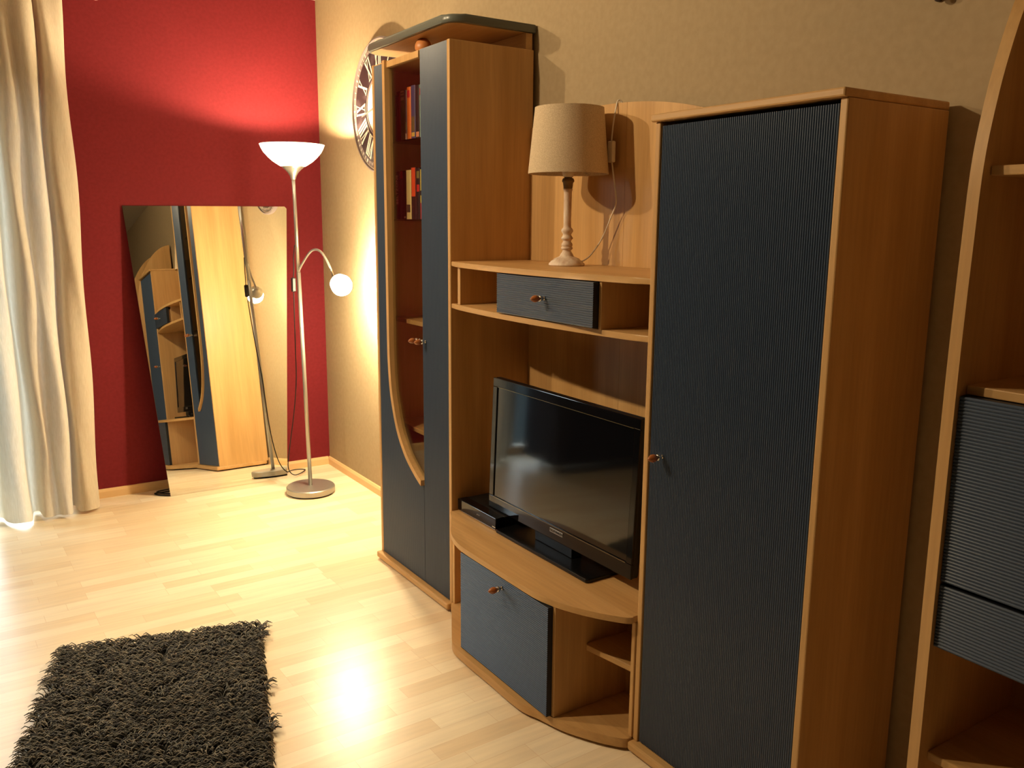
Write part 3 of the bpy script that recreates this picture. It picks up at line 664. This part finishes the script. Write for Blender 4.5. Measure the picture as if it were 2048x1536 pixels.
RD = thing('curtain_rod', (-.2, 4.70, 2.545), 'white curtain rod with a curled end at the top left', 'curtain rod')
bm = bmesh.new(); tube(bm, [(-1.1, 4.70, 2.535), (.66, 4.70, 2.535)], .009, 14); obj('rod', bm, CREAM, RD)
bm = bmesh.new(); pts = []
for i in range(26):
    a = math.radians(100 - 300*i/25); rr = .034 - .010*i/25; pts.append((.705+rr*math.cos(a), 4.70, 2.503+rr*math.sin(a)))
tube(bm, spline([(.655, 4.70, 2.535), pts[0]], 3)+[Vector(p) for p in pts[1:]], .006, 10); obj('finial', bm, CREAM, RD)
for x in (.572, .47, .36, .25, .14, .03):
    bm = bmesh.new(); n = 20
    tube(bm, [(x, 4.70+.020*math.cos(2*math.pi*i/n), 2.525+.024*math.sin(2*math.pi*i/n)) for i in range(n+1)], .0028, 8); o = obj('curtain_ring', bm, CREAM, RD)
bm = bmesh.new(); box(bm, .57, .59, 4.70, YB, 2.515, 2.53); obj('bracket', bm, CREAM, RD)

# ------------------------------------------------------------------ shag rug
u = Vector((.966, -.2588, 0)); v = Vector((-.2588, -.966, 0)); O = Vector((.206, 3.085, 0)); RW_, RL_ = .655, 1.30
RG = thing('shag_rug', O+u*RW_/2+v*RL_/2, 'charcoal grey long pile shag rug on the pale laminate floor', 'rug')
bm = bmesh.new(); q = [O+u*.012+v*.012, O+u*(RW_-.012)+v*.012, O+u*(RW_-.012)+v*RL_, O+u*.012+v*RL_]
lo = [bm.verts.new(p+Vector((0, 0, .001))) for p in q]; hi = [bm.verts.new(p+Vector((0, 0, .010))) for p in q]
bm.faces.new(lo[::-1]); bm.faces.new(hi)
for i in range(4): bm.faces.new((lo[i], lo[(i+1) % 4], hi[(i+1) % 4], hi[i]))
obj('rug_backing', bm, mat('rug_backing', srgb(24, 24, 22), .95), RG)
verts, faces, mats = [], [], []
from mathutils import noise as mn
NS = 15000
for s in range(NS):
    a, b = random.random(), random.random(); p = O + u*(RW_*a) + v*(RL_*b)
    fl = mn.noise(Vector((p.x*9, p.y*9, 0))); f2 = mn.noise(Vector((p.x*11, p.y*11, 5)))
    dirn = (u*(-1.0 if fl > -.25 else .6) + v*(.35+.5*f2) + u*random.gauss(0, .35) + v*random.gauss(0, .35))
    if dirn.length < .05: continue
    dirn.normalize(); ln = random.uniform(.022, .034); h = random.uniform(.014, .030); w = random.uniform(.0016, .0026)
    side = Vector((-dirn.y, dirn.x, 0)); base = len(verts)
    P0 = p + Vector((0, 0, .008)); rings = 4
    bx, by = random.gauss(0, .003), random.gauss(0, .003)
    for r in range(rings):
        t = r/(rings-1); c0 = P0 + dirn*(ln*t**1.3) + Vector((bx*t, by*t, h*math.sin(t*2.2)))
        ww = w*(1.0, 1.15, 1.0, .45)[r]; upv = Vector((0, 0, 1)) if r > 1 else dirn*-1 + Vector((0, 0, .4))
        verts += [c0+side*ww, c0-side*ww, c0+upv.normalized()*ww*1.2]
    for r in range(rings-1):
        for k_ in range(3):
            j = (k_+1) % 3; faces.append((base+3*r+k_, base+3*r+j, base+3*r+3+j, base+3*r+3+k_)); mats.append(s % 3)
    faces.append((base+9, base+10, base+11)); mats.append(s % 3)
me = bpy.data.meshes.new('pile'); me.from_pydata([tuple(x) for x in verts], [], faces)
for i, c_ in enumerate((srgb(108, 108, 103), srgb(78, 78, 80), srgb(132, 126, 116))): me.materials.append(mat('rug_yarn', c_, .75, spec=.3))
me.polygons.foreach_set('material_index', mats)
for p in me.polygons: p.use_smooth = True
o = bpy.data.objects.new('pile', me); COL.objects.link(o); attach(o, RG); o['kind'] = 'stuff'

# ------------------------------------------------------------------ armchair that the television reflects
AC = thing('armchair', (-.95, 3.35, 0), 'black armchair standing left of the frame, seen only as a reflection in the television', 'armchair')
for n_, a in (('seat', (-1.30, -.55, 3.0, 3.7, .16, .44)), ('backrest', (-1.42, -1.26, 2.95, 3.75, .16, .86)), ('armrest', (-1.30, -.50, 2.88, 3.02, .14, .60)), ('armrest', (-1.30, -.50, 3.68, 3.82, .14, .60))):
    bm = bmesh.new(); box(bm, *a, .03); obj(n_, bm, FABRIC_DK, AC)
for x in (-1.32, -.58):
    for y in (2.95, 3.75): bm = bmesh.new(); lathe(bm, [(0, .014), (.15, .022)], (x, y, .001), seg=14); obj('leg', bm, SILVER, AC)

BN = thing('added_bench', (-.8, 4.5, 0), 'navy upholstered seat added out of frame to block the window in the television reflection', 'added_bench')  # added out of view, tall enough to hide the bright window from the screen
bm = bmesh.new(); box(bm, -1.60, .0, 4.22, 4.58, .06, .60, .03); obj('seat', bm, FABRIC_NV, BN)
for x in (-1.45, -.12):
    for y in (4.30, 4.50): bm = bmesh.new(); lathe(bm, [(0, .012), (.07, .016)], (x, y, .001), seg=12); obj('leg', bm, SILVER, BN)
